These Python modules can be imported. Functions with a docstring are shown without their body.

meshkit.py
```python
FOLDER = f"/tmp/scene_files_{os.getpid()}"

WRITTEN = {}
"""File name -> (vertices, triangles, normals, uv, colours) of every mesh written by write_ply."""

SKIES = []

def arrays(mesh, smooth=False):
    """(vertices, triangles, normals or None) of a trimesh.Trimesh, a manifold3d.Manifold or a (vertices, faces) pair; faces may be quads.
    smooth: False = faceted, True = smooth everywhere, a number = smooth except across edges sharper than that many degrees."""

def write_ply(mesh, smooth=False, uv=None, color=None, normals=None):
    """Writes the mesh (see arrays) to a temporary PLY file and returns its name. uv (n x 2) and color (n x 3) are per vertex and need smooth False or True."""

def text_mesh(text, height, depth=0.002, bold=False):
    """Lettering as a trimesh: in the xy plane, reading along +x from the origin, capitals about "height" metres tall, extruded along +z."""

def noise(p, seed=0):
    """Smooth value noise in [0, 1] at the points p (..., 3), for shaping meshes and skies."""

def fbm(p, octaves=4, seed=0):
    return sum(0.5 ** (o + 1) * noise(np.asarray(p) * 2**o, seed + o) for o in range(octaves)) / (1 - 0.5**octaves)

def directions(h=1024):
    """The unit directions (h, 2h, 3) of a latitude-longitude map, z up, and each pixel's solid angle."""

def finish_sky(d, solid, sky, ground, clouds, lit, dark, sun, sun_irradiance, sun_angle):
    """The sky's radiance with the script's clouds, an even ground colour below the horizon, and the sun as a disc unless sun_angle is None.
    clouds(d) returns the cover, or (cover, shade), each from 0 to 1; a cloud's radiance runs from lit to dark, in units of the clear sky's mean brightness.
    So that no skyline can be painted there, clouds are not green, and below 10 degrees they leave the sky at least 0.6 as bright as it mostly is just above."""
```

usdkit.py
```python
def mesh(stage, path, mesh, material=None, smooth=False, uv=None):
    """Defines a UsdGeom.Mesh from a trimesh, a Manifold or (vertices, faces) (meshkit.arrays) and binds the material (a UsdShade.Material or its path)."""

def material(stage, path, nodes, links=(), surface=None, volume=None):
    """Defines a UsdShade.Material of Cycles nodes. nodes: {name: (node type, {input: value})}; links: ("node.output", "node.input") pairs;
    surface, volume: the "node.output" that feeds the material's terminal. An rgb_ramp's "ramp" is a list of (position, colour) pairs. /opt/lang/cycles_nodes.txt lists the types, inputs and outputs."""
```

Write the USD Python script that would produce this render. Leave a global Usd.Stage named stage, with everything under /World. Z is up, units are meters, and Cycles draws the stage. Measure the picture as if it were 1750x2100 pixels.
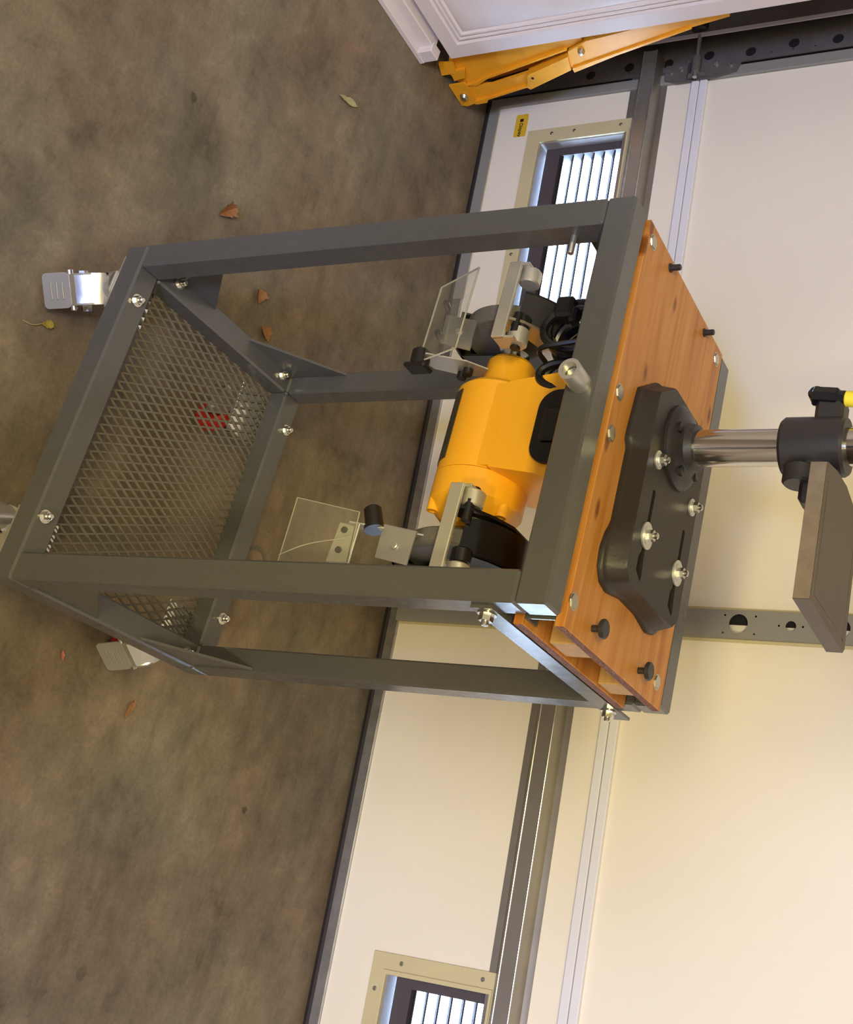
import math, random
import numpy as np, trimesh
from shapely.geometry import Polygon, Point, box as sbox
from shapely import affinity
from pxr import Usd, UsdGeom, UsdLux, UsdShade, Gf, Sdf
import usdkit, meshkit

random.seed(7)
rng = np.random.default_rng(7)
stage = Usd.Stage.CreateInMemory()
UsdGeom.SetStageUpAxis(stage, UsdGeom.Tokens.z)
UsdGeom.SetStageMetersPerUnit(stage, 1.0)
world = UsdGeom.Xform.Define(stage, '/World')
stage.SetDefaultPrim(world.GetPrim())
UsdGeom.Scope.Define(stage, '/World/Looks')

# ---------------------------------------------------------------- camera (the photograph lies on its side: the camera is rolled by 90 degrees)
FPX, YAW, PITCH, ROLL = 2413.8, -0.44205, 0.40457, -0.01318
CAM = np.array([0.9121, -1.0213, 1.4888])
CX, CY = 3.23, 458.06
def cam_axes():
    fw = np.array([math.sin(YAW)*math.cos(PITCH), math.cos(YAW)*math.cos(PITCH), -math.sin(PITCH)])
    r = np.array([math.cos(YAW), -math.sin(YAW), 0]); d = np.cross(fw, r)
    c, s = math.cos(ROLL), math.sin(ROLL)
    return c*r+s*d, -s*r+c*d, fw
R_, D_, F_ = cam_axes()
cam = UsdGeom.Camera.Define(stage, '/World/camera')
X, Y, Z = -D_, -R_, -F_
cam.AddTransformOp().Set(Gf.Matrix4d(*X, 0, *Y, 0, *Z, 0, *CAM, 1))
PX = 0.02
cam.CreateHorizontalApertureAttr(1750*PX); cam.CreateVerticalApertureAttr(2100*PX)
cam.CreateFocalLengthAttr(FPX*PX)
cam.CreateHorizontalApertureOffsetAttr((875-(1750-CY))*PX)
cam.CreateVerticalApertureOffsetAttr(CX*PX)
cam.CreateClippingRangeAttr(Gf.Vec2f(0.01, 200))
EXPOSURE = 0.0
cam.CreateExposureAttr(EXPOSURE)

# ---------------------------------------------------------------- light
dome = UsdLux.DomeLight.Define(stage, '/World/sky')
dome.CreateColorAttr(Gf.Vec3f(0.42, 0.62, 1.0)); dome.CreateIntensityAttr(22.0)
def rect(name, pos, target, w, h, color, intensity):
    l = UsdLux.RectLight.Define(stage, '/World/'+name)
    l.CreateWidthAttr(w); l.CreateHeightAttr(h)
    l.CreateColorAttr(Gf.Vec3f(*color)); l.CreateIntensityAttr(intensity)
    p = np.array(pos, float); z = p-np.array(target, float); z /= np.linalg.norm(z)
    x = np.cross([0, 0, 1], z); x /= np.linalg.norm(x); y = np.cross(z, x)
    l.AddTransformOp().Set(Gf.Matrix4d(*x, 0, *y, 0, *z, 0, *p, 1))
    return l
# daylight from the high window opposite the garage door, a warm lamp beside it, a warm ceiling lamp
rect('daylight_window', (2.1, -4.0, 2.15), (0.0, 1.0, 0.6), 0.62, 0.5, (0.34, 0.45, 1.0), 168)
rect('warm_lamp', (2.68, -3.3, 1.75), (0.2, 1.0, 0.7), 0.35, 0.35, (1.0, 0.84, 0.40), 165)
rect('ceiling_lamp', (0.9, -2.4, 2.68), (0.9, -1.2, 0.0), 1.2, 0.3, (1.0, 0.87, 0.36), 62)

# ---------------------------------------------------------------- helpers
used = {}
def path_for(name, parent=None):
    base = (parent.GetPath().pathString if parent is not None else '/World')+'/'+name
    k = used.get(base, 0); used[base] = k+1
    return base if k == 0 else '%s_%03d' % (base, k)
def setd(p, label=None, cat=None, group=None, kind=None):
    for k, v in (('label', label), ('category', cat), ('group', group), ('kind', kind)):
        if v: p.SetCustomDataByKey(k, v)
def thing(name, label=None, cat=None, loc=(0, 0, 0), rotz=0, group=None, kind=None):
    x = UsdGeom.Xform.Define(stage, path_for(name))
    x.AddTranslateOp().Set(Gf.Vec3d(*map(float, loc)))
    if rotz: x.AddRotateZOp().Set(float(rotz))
    setd(x.GetPrim(), label, cat, group, kind); return x.GetPrim()
def obj(name, mesh, m, parent=None, label=None, cat=None, group=None, kind=None, smooth=32):
    if isinstance(mesh, (list,)): mesh = cat_(mesh)
    g = usdkit.mesh(stage, path_for(name, parent), mesh, m, smooth=smooth)
    setd(g.GetPrim(), label, cat, group, kind); return g.GetPrim()
def copy_of(proto, loc, rotz=0, label=None, group=None, name=None):
    was = proto.GetCustomData()
    p = thing(name or proto.GetName().rstrip('0123456789').rstrip('_'), label or was.get('label'), was.get('category'), loc, rotz, group or was.get('group'))
    p.GetReferences().AddInternalReference(proto.GetPath()); p.SetInstanceable(True); return p
cat_ = lambda l: trimesh.util.concatenate([x for x in l])
def box(x0, x1, y0, y1, z0, z1, b=0.0):
    if b <= 0:
        return trimesh.creation.box(bounds=[[x0, y0, z0], [x1, y1, z1]])
    P = []
    for sx, x in ((1, x0), (-1, x1)):
        for sy, y in ((1, y0), (-1, y1)):
            for sz, z in ((1, z0), (-1, z1)):
                P += [(x, y+sy*b, z+sz*b), (x+sx*b, y, z+sz*b), (x+sx*b, y+sy*b, z)]
    return trimesh.convex.convex_hull(np.array(P))
def frame_to(p0, p1):
    z = np.array(p1, float)-np.array(p0, float); L = np.linalg.norm(z); z /= L
    a = np.array([0, 0, 1.]) if abs(z[2]) < .9 else np.array([1., 0, 0])
    x = np.cross(a, z); x /= np.linalg.norm(x); y = np.cross(z, x)
    T = np.eye(4); T[:3, 0], T[:3, 1], T[:3, 2], T[:3, 3] = x, y, z, p0
    return T, L
def cyl(p0, p1, r, n=24, b=0.0, r1=None):
    T, L = frame_to(p0, p1); r1 = r if r1 is None else r1
    prof = [(0, 0), (r-b, 0), (r, b), (r1, L-b), (r1-b, L), (0, L)] if b > 0 else [(0, 0), (r, 0), (r1, L), (0, L)]
    m = trimesh.creation.revolve(np.array(prof), sections=n); m.apply_transform(T); return m
def lathe(p0, p1, prof, n=40):
    """prof: (radius, fraction of the way)"""
    T, L = frame_to(p0, p1)
    m = trimesh.creation.revolve(np.array([(r, t*L) for r, t in prof]), sections=n); m.apply_transform(T); return m
def ring(p0, p1, ro, ri, n=32):
    T, L = frame_to(p0, p1)
    m = trimesh.creation.revolve(np.array([(ri, 0), (ro, 0), (ro, L), (ri, L), (ri, 0)]), sections=n); m.apply_transform(T); return m
def hexa(p0, p1, r): return cyl(p0, p1, r, 6)
def prism(poly, plane, a, b, off=None):
    """extrude a 2D outline: plane 'xy' -> z from a to b; 'xz' -> y; 'yz' -> x"""
    if not hasattr(poly, 'exterior'): poly = Polygon(poly)
    poly = poly.buffer(0)
    m = trimesh.creation.extrude_polygon(poly, b-a, engine='earcut'); v = m.vertices.copy(); v[:, 2] += a
    if plane == 'xz': v = v[:, [0, 2, 1]]; m.vertices = v; m.invert()
    elif plane == 'yz': m.vertices = v[:, [2, 0, 1]]
    else: m.vertices = v
    return m
def rrect(x0, x1, y0, y1, r, n=6): return sbox(x0+r, y0+r, x1-r, y1-r).buffer(r, quad_segs=n)
def tube(pts, r, n=8, closed=False):
    P = np.array(pts, float); N = len(P); V = []; F = []
    T = np.roll(P, -1, 0)-np.roll(P, 1, 0)
    if not closed: T[0] = P[1]-P[0]; T[-1] = P[-1]-P[-2]
    T /= np.linalg.norm(T, axis=1)[:, None]
    a = np.array([0, 0, 1.]) if abs(T[0][2]) < .9 else np.array([1., 0, 0])
    x = np.cross(a, T[0]); x /= np.linalg.norm(x)
    for i in range(N):
        x = x-T[i]*np.dot(x, T[i]); x /= np.linalg.norm(x); y = np.cross(T[i], x)
        for k in range(n):
            t = 2*math.pi*k/n; V.append(P[i]+r*(math.cos(t)*x+math.sin(t)*y))
    for i in range(N if closed else N-1):
        j = (i+1) % N
        for k in range(n):
            l = (k+1) % n; F += [(i*n+k, i*n+l, j*n+l), (i*n+k, j*n+l, j*n+k)]
    if not closed:
        V += [P[0], P[-1]]; c0, c1 = len(V)-2, len(V)-1
        for k in range(n):
            l = (k+1) % n; F += [(c0, l, k), (c1, (N-1)*n+k, (N-1)*n+l)]
    return trimesh.Trimesh(np.array(V), np.array(F), process=False)
def spline(ctrl, n=60, closed=False):
    from scipy.interpolate import CubicSpline
    c = np.array(ctrl, float)
    if closed: c = np.vstack([c, c[:1]])
    t = np.linspace(0, 1, len(c)); s = CubicSpline(t, c, bc_type='periodic' if closed else 'natural')
    return s(np.linspace(0, 1, n, endpoint=not closed))
def rot(mesh, deg, axis, about=(0, 0, 0)):
    m = mesh.copy(); m.apply_transform(trimesh.transformations.rotation_matrix(math.radians(deg), axis, about)); return m

# ---------------------------------------------------------------- materials
def srgb(r, g, b): return tuple((c/12.92 if c <= .04045 else ((c+.055)/1.055)**2.4) for c in (r/255, g/255, b/255))
def mat(name, col, rough=.5, metal=0.0, var=0.0, vscale=8.0, col2=None, bump=0.0, bscale=200.0, rvar=0.0, spec=.5, coat=0.0, stretch=None):
    n = {'tc': ('texture_coordinate', {}), 'p': ('principled_bsdf', dict(roughness=rough, metallic=metal, base_color=col, specular_ior_level=spec, coat_weight=coat))}
    l = []
    src = 'tc.object'
    if stretch:
        n['mp'] = ('mapping', {'scale': stretch}); l.append(('tc.object', 'mp.vector')); src = 'mp.vector'
    if var > 0 or col2:
        c2 = col2 or tuple(c*(1-var) for c in col)
        n['nz'] = ('noise_texture', {'scale': vscale, 'detail': 6.0, 'roughness': .62})
        n['rp'] = ('rgb_ramp', {'ramp': [(0.32, c2), (0.68, col)]})
        l += [(src, 'nz.vector'), ('nz.fac', 'rp.fac'), ('rp.color', 'p.base_color')]
    if rvar > 0:
        n['nr'] = ('noise_texture', {'scale': vscale*2.3, 'detail': 4.0})
        n['mr'] = ('map_range', {'from_min': .3, 'from_max': .7, 'to_min': max(.02, rough-rvar), 'to_max': rough+rvar})
        l += [(src, 'nr.vector'), ('nr.fac', 'mr.value'), ('mr.result', 'p.roughness')]
    if bump > 0:
        n['nb'] = ('noise_texture', {'scale': bscale, 'detail': 3.0})
        n['b'] = ('bump', {'strength': bump, 'distance': .001})
        l += [(src, 'nb.vector'), ('nb.fac', 'b.height'), ('b.normal', 'p.normal')]
    return usdkit.material(stage, '/World/Looks/'+name, n, l, surface='p.BSDF')

def floor_mat():
    n = {'tc': ('texture_coordinate', {}),
         'n1': ('noise_texture', {'scale': 1.7, 'detail': 7.0, 'roughness': .62, 'distortion': .1}),
         'n2': ('noise_texture', {'scale': 7.5, 'detail': 9.0, 'roughness': .72, 'distortion': .15}),
         'n3': ('noise_texture', {'scale': 150.0, 'detail': 3.0, 'roughness': .7}),
         'n4': ('noise_texture', {'scale': 3.1, 'detail': 3.0, 'roughness': .5}),
         'mp': ('mapping', {'scale': (2.5, 9.0, 1.0), 'rotation': (0, 0, .5)}),
         'n5': ('noise_texture', {'scale': 2.0, 'detail': 6.0, 'roughness': .65, 'distortion': .3}),
         'r1': ('rgb_ramp', {'ramp': [(.30, srgb(104, 93, 80)), (.5, srgb(127, 114, 98)), (.72, srgb(146, 133, 114))]}),
         'r2': ('rgb_ramp', {'ramp': [(.28, (.46, .46, .45)), (.44, (.84, .84, .83)), (.56, (1, 1, 1)), (.70, (1.40, 1.38, 1.34))]}),
         'r3': ('rgb_ramp', {'ramp': [(.3, (.86, .86, .86)), (.7, (1.1, 1.1, 1.1))]}),
         'r4': ('rgb_ramp', {'ramp': [(.36, (1.08, .98, .86)), (.64, (.93, .98, .92))]}),
         'r5': ('rgb_ramp', {'ramp': [(.34, (.80, .80, .79)), (.5, (1, 1, 1)), (.68, (1.12, 1.12, 1.1))]}),
         'm1': ('mix_color', {'blend_type': 'multiply', 'fac': 1.0, 'use_clamp': False}), 'm2': ('mix_color', {'blend_type': 'multiply', 'fac': 1.0}),
         'm3': ('mix_color', {'blend_type': 'multiply', 'fac': 1.0}), 'm4': ('mix_color', {'blend_type': 'multiply', 'fac': 1.0}),
         'b': ('bump', {'strength': .25, 'distance': .002}),
         'p': ('principled_bsdf', {'roughness': .62, 'specular_ior_level': .35})}
    l = [('tc.object', k+'.vector') for k in ('n1', 'n2', 'n3', 'n4', 'mp')]+[('mp.vector', 'n5.vector'), ('n5.fac', 'r5.fac')]
    l += [('n%d.fac' % i, 'r%d.fac' % i) for i in (1, 2, 3, 4)]
    l += [('r1.color', 'm1.a'), ('r2.color', 'm1.b'), ('m1.result', 'm2.a'), ('r3.color', 'm2.b'), ('m2.result', 'm3.a'), ('r4.color', 'm3.b'),
          ('m3.result', 'm4.a'), ('r5.color', 'm4.b'), ('m4.result', 'p.base_color'), ('n2.fac', 'b.height'), ('b.normal', 'p.normal')]
    # stains: oil drops and damp patches with outlines of their own
    last = 'm4.result'
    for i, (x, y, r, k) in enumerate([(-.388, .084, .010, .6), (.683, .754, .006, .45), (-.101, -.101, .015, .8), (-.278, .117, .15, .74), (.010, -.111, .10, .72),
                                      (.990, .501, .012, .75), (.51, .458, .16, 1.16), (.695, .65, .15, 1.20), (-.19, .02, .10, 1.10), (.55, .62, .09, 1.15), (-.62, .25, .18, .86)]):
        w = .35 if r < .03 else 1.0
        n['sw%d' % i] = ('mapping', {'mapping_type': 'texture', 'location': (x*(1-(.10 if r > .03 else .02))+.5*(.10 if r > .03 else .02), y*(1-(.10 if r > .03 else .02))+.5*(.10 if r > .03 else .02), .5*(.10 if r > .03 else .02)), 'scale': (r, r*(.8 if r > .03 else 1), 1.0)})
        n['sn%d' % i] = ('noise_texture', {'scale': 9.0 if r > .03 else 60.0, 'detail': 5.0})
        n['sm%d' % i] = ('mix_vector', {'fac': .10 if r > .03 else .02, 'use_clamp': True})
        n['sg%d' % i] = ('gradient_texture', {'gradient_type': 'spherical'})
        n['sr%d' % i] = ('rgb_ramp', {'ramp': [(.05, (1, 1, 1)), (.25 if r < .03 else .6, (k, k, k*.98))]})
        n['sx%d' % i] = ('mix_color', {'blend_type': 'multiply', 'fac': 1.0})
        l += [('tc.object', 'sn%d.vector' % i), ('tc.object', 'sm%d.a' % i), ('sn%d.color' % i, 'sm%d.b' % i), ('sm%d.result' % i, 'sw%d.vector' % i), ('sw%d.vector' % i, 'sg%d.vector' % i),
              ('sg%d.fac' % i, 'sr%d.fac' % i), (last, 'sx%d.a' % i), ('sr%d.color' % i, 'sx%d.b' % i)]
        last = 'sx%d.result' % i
    l = [q for q in l if q != ('m4.result', 'p.base_color')]+[(last, 'p.base_color')]
    return usdkit.material(stage, '/World/Looks/concrete', n, l, surface='p.BSDF')

def ply_mat(name, c1, c2, c3):
    n = {'tc': ('texture_coordinate', {}), 'mp': ('mapping', {'scale': (1.6, 26.0, 26.0)}), 'mk': ('mapping', {'scale': (9.0, 22.0, 9.0)}),
         'n1': ('noise_texture', {'scale': 1.6, 'detail': 6.0, 'roughness': .6, 'distortion': 1.4}),
         'n2': ('noise_texture', {'scale': 30.0, 'detail': 3.0}),
         'v': ('voronoi_texture', {'scale': 1.0}),
         'r1': ('rgb_ramp', {'ramp': [(.30, c2), (.5, c1), (.7, c3)]}),
         'rk': ('rgb_ramp', {'ramp': [(.0, (.35, .24, .16)), (.10, (.45, .33, .25)), (.17, (1, 1, 1))]}),
         'm1': ('mix_color', {'blend_type': 'multiply', 'fac': 1.0}),
         'b': ('bump', {'strength': .15, 'distance': .001}),
         'p': ('principled_bsdf', {'roughness': .45, 'specular_ior_level': .3, 'coat_weight': .05, 'coat_roughness': .3})}
    l = [('tc.object', 'mp.vector'), ('tc.object', 'mk.vector'), ('mp.vector', 'n1.vector'), ('mp.vector', 'n2.vector'), ('mk.vector', 'v.vector'),
         ('n1.fac', 'r1.fac'), ('v.distance', 'rk.fac'), ('r1.color', 'm1.a'), ('rk.color', 'm1.b'), ('m1.result', 'p.base_color'),
         ('n1.fac', 'b.height'), ('b.normal', 'p.normal')]
    return usdkit.material(stage, '/World/Looks/'+name, n, l, surface='p.BSDF')

M = {}
M['floor'] = floor_mat()
M['ply'] = ply_mat('plywood', srgb(198, 134, 64), srgb(178, 110, 46), srgb(208, 148, 82))
M['plyedge'] = mat('plywood_edge', srgb(150, 96, 74), .6, var=.45, vscale=60, stretch=(1, 1, 8))
M['block'] = mat('pine_block', srgb(205, 165, 105), .6, var=.2, vscale=14, stretch=(1, 12, 12))
M['frame'] = mat('grey_enamel', srgb(86, 85, 83), .25, var=.04, vscale=20, rvar=.04, bump=.03, bscale=350, spec=.6)
M['meshm'] = mat('mesh_enamel', srgb(104, 99, 86), .5)
M['zinc'] = mat('zinc_plate', (.70, .70, .67), .42, .85, rvar=.06, vscale=15)
M['zincbright'] = mat('bright_zinc', (.82, .82, .80), .16, .9, rvar=.03, vscale=15)
M['pedal'] = mat('pedal_zinc', (.40, .39, .36), .5, .6, rvar=.05, vscale=15)
M['bolt'] = mat('bolt_zinc', (.72, .71, .66), .22, 1.0)
M['dullbolt'] = mat('dull_bolt', (.55, .52, .42), .35, 1.0)
M['steel'] = mat('ground_steel', (.58, .55, .50), .13, 1.0, rvar=.03, vscale=30, stretch=(20, 20, .6))
M['castblack'] = mat('black_cast_enamel', srgb(40, 35, 31), .46, bump=.25, bscale=260)
M['castdark'] = mat('black_collar_enamel', srgb(44, 41, 42), .42, bump=.15, bscale=260)
M['tabletop'] = mat('machined_cast_iron', srgb(92, 80, 68), .42, .35, var=.2, vscale=18)
M['tableedge'] = mat('cast_iron_edge', srgb(128, 114, 100), .6, .1, var=.2, vscale=60, bump=.5, bscale=300)
M['yellow'] = mat('yellow_enamel', srgb(255, 184, 40), .36, bump=.05, bscale=300, coat=.1)
M['yellow2'] = mat('yellow_paint', srgb(246, 170, 34), .42, var=.12, vscale=25)
M['yellowgrip'] = mat('yellow_grip', srgb(240, 218, 60), .4)
M['black'] = mat('black_plastic', srgb(26, 25, 25), .38)
M['blackgloss'] = mat('black_gloss', srgb(20, 20, 22), .2)
M['cordm'] = mat('cord_rubber', srgb(20, 20, 21), .28)
M['wheelgrey'] = mat('grinding_wheel', srgb(112, 108, 106), .85, var=.3, vscale=300, bump=.6, bscale=500)
M['wheelblue'] = mat('grinding_wheel_blue', srgb(86, 88, 130), .75, var=.2, vscale=300, bump=.4, bscale=500)
M['alu'] = mat('satin_aluminium', (.68, .65, .57), .40, .65)
M['armtan'] = mat('bare_arm_plate', (.45, .38, .28), .38, .8)
M['label'] = mat('dark_nameplate', srgb(70, 66, 52), .35, var=.3, vscale=40)
M['red'] = mat('red_wheel', srgb(190, 40, 30), .45)
M['whiteplate'] = mat('white_bracket', srgb(190, 186, 176), .4)
M['cream'] = mat('cream_panel', srgb(238, 229, 210), .5, var=.03, vscale=3, bump=.12, bscale=60)
M['creamframe'] = mat('vent_frame_plastic', srgb(205, 192, 150), .5, var=.06, vscale=12)
M['whitelip'] = mat('vent_lip_plastic', srgb(150, 143, 140), .6)
M['ventdark'] = mat('vent_grille_plastic', srgb(74, 67, 70), .6)
M['slat'] = mat('vent_slat_plastic', srgb(46, 42, 45), .7, spec=.2)
M['rail'] = mat('white_rail', srgb(226, 224, 226), .4)
M['stile'] = mat('stile_galvanised', srgb(146, 144, 136), .5, .15, var=.06, vscale=6)
M['galv'] = mat('galvanised', (.52, .52, .53), .34, .9, var=.15, vscale=14, rvar=.08)
M['strut'] = mat('strut_galvanised', (.40, .37, .32), .40, .85, var=.12, vscale=14)
M['rubber'] = mat('black_rubber', srgb(38, 33, 31), .7)
M['trackdark'] = mat('track_steel', srgb(112, 106, 102), .5, .3, var=.25, vscale=12)
M['tracklip'] = mat('track_lip', srgb(215, 212, 222), .35, .2)
M['jamb'] = mat('dark_jamb', srgb(112, 100, 82), .7, var=.2, vscale=9)
M['white'] = mat('white_laminate', srgb(225, 214, 210), .4, bump=.04, bscale=120)
M['wallpaint'] = mat('wall_paint', srgb(196, 186, 168), .8, var=.05, vscale=4)
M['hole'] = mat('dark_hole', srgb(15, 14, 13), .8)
M['sticker'] = mat('yellow_sticker', srgb(226, 180, 52), .4)
M['ink'] = mat('black_ink', srgb(25, 22, 18), .5)
M['leafbrown'] = mat('dry_leaf', srgb(172, 120, 76), .7, var=.4, vscale=60)
M['leafgreen'] = mat('pale_leaf', srgb(190, 180, 130), .6, var=.25, vscale=60)
M['bud'] = mat('yellow_bud', srgb(176, 160, 70), .6, var=.25, vscale=90)
M['stem'] = mat('pale_stem', srgb(170, 150, 110), .6)
M['chip'] = mat('pale_chip', srgb(205, 195, 175), .7)
M['pinkchip'] = mat('red_chip', srgb(180, 110, 90), .7)
M['drive'] = mat('driveway', srgb(190, 186, 178), .8, var=.1, vscale=3)
def clear(name, col, rough=.02, tint=.9, f=1.45):
    n = {'t': ('transparent_bsdf', {'color': tuple(tint*c for c in col)}), 'g': ('glossy_bsdf', {'roughness': rough, 'color': (1, 1, 1)}),
         'd': ('diffuse_bsdf', {'color': (.55, .53, .48)}), 'lw': ('layer_weight', {'blend': .5}), 'pw': ('math', {'math_type': 'power', 'value2': 4.0}), 'f': ('math', {'math_type': 'multiply_add', 'value2': .6, 'value3': .04}), 'm': ('mix_closure', {}), 'm2': ('mix_closure', {'fac': .07})}
    return usdkit.material(stage, '/World/Looks/'+name, n, [('t.BSDF', 'm.closure1'), ('g.BSDF', 'm.closure2'), ('lw.facing', 'pw.value1'), ('pw.value', 'f.value1'), ('f.value', 'm.fac'), ('m.closure', 'm2.closure1'), ('d.BSDF', 'm2.closure2')], surface='m2.closure')
M['acrylic'] = clear('clear_acrylic', (1, 1, .97), tint=.95)
M['acryledge'] = mat('acrylic_edge', srgb(176, 172, 158), .25)
M['plring'] = clear('cloudy_plastic', (1, 1, .97), rough=.2, tint=.80)

# ---------------------------------------------------------------- the setting (door frame of reference: s along the door, t into the wall, z up)
ANG = 7.0954; O = (-0.1201, 0.9648, 0.0)
TD = trimesh.transformations.translation_matrix(O) @ trimesh.transformations.rotation_matrix(math.radians(ANG), (0, 0, 1))
def dw(mesh):
    m = mesh.copy() if not isinstance(mesh, list) else cat_(mesh); m.apply_transform(TD); return m
S0, S1, TB, HC = -1.55, 3.0, -5.6, 2.75
obj('floor', dw(box(S0, S1, TB, .05, -.12, 0)), M['floor'], kind='structure')
obj('ceiling', dw(box(S0-.1, S1+.1, TB-.1, .12, HC, HC+.1)), M['wallpaint'], kind='structure')
obj('wall_left', dw(box(S0-.1, S0, TB, .12, -.1, HC)), M['wallpaint'], kind='structure')
obj('wall_right', dw(box(S1, S1+.1, TB, .12, -.1, HC)), M['wallpaint'], kind='structure')
obj('wall_front', dw(box(S0-.1, S1+.1, TB-.1, TB, -.1, HC)), M['wallpaint'], kind='structure')
DL, DR, DH = -.982, 2.45, 2.13      # door opening
obj('wall_back', dw([box(S0, DL-.012, .004, .12, -.1, HC), box(DL-.014, DL+.02, .046, .12, -.1, DH), box(DR-.02, DR+.012, .046, .12, -.1, DH), box(DR+.01, S1, .004, .12, -.1, HC), box(DL-.012, DR+.01, .004, .12, DH, HC)]), M['jamb'], kind='structure')
obj('driveway', dw(box(-14, 14, .06, 22, -.16, -.04)), M['drive'], kind='structure')

door = thing('door_1', loc=O, rotz=ANG, kind='structure')
# panels (sections) with the two vent openings cut in the lowest
vents = (-.841, 1.031)                # left edge of each opening
VW, VZ0, VZ1 = .446, .172, .402
sec = sbox(DL+.001, .041, DR, .5565)
for v in vents: sec = sec.difference(sbox(v, VZ0, v+VW, VZ1))
obj('door_panel', prism(sec, 'xz', 0.0, .04), M['cream'], door, smooth=False)
z0 = .5575
for zz in (1.08, 1.605, DH):
    obj('door_panel', box(DL+.001, DR, 0, .04, z0, zz-.0005), M['cream'], door, smooth=False); z0 = zz+.0005
# joint: the rolled edges of the two sections
def joint(z):
    obj('panel_edge_rail', box(DL+.03, DR, -.011, .0, z-.0195, z-.0008, .002), M['rail'], door)
    obj('panel_edge_rail', box(DL+.03, DR, -.011, .0, z+.0008, z+.0195, .002), M['rail'], door)
joint(.5665)
# bottom rail and seal
obj('bottom_rail', [box(DL+.03, DR, -.006, .0, .017, .041, .0015), box(DL+.03, DR, -.0005, .03, .012, .041)], M['galv'], door)
obj('weather_seal', [tube([(DL, .008, .011), (DR, .008, .011)], .0135, 10), box(DL, DR, -.0035, .03, .004, .0185, .001)], M['rubber'], door)
# stiles
def stile(s0, s1, zz0, zz1, holes=(), smalls=(), end=False):
    P = sbox(s0, zz0, s1, zz1)
    for (s, z, r) in list(holes)+list(smalls): P = P.difference(Point(s, z).buffer(r, quad_segs=8))
    lip = .006
    ms = [prism(P, 'xz', -.016, -.0145), box(s0, s0+.0015, -.0145, 0, zz0, zz1), box(s1-.0015, s1, -.0145, 0, zz0, zz1)]
    return ms
hz = [(.309, .805, .0185), (.309, .907, .010), (.309, 1.0, .0185)]
sm = [(.2935, .777, .002), (.2935, .838, .002), (.3275, .776, .002), (.3275, .838, .002), (.309, .884, .002), (.309, .930, .002)]
obj('stile', stile(.286, .338, .041, .547), M['stile'], door, smooth=False)
obj('stile', stile(.283, .337, .587, 1.075, hz, sm), M['stile'], door, smooth=False)
obj('stile', stile(.283, .337, 1.085, 1.6), M['stile'], door, smooth=False)
for z0_, z1_ in ((.041, .547), (.587, 1.075), (1.085, 1.6)):
    for s in (.279, .3395):
        obj('stile_flange', box(s-.0035, s+.0035, -.002, 0, z0_, z1_), M['creamframe'], door, smooth=False)
obj('stile', [box(DL, DL+.026, -.008, .04, .018, .547, .002)], M['stile'], door)
obj('stile', [box(DL, DL+.028, -.008, .04, .588, 1.08, .002)], M['stile'], door)
obj('bottom_corner', [box(DL+.026, DL+.55, -.0085, -.0065, .018, .046, .0005)], M['stile'], door)
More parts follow.
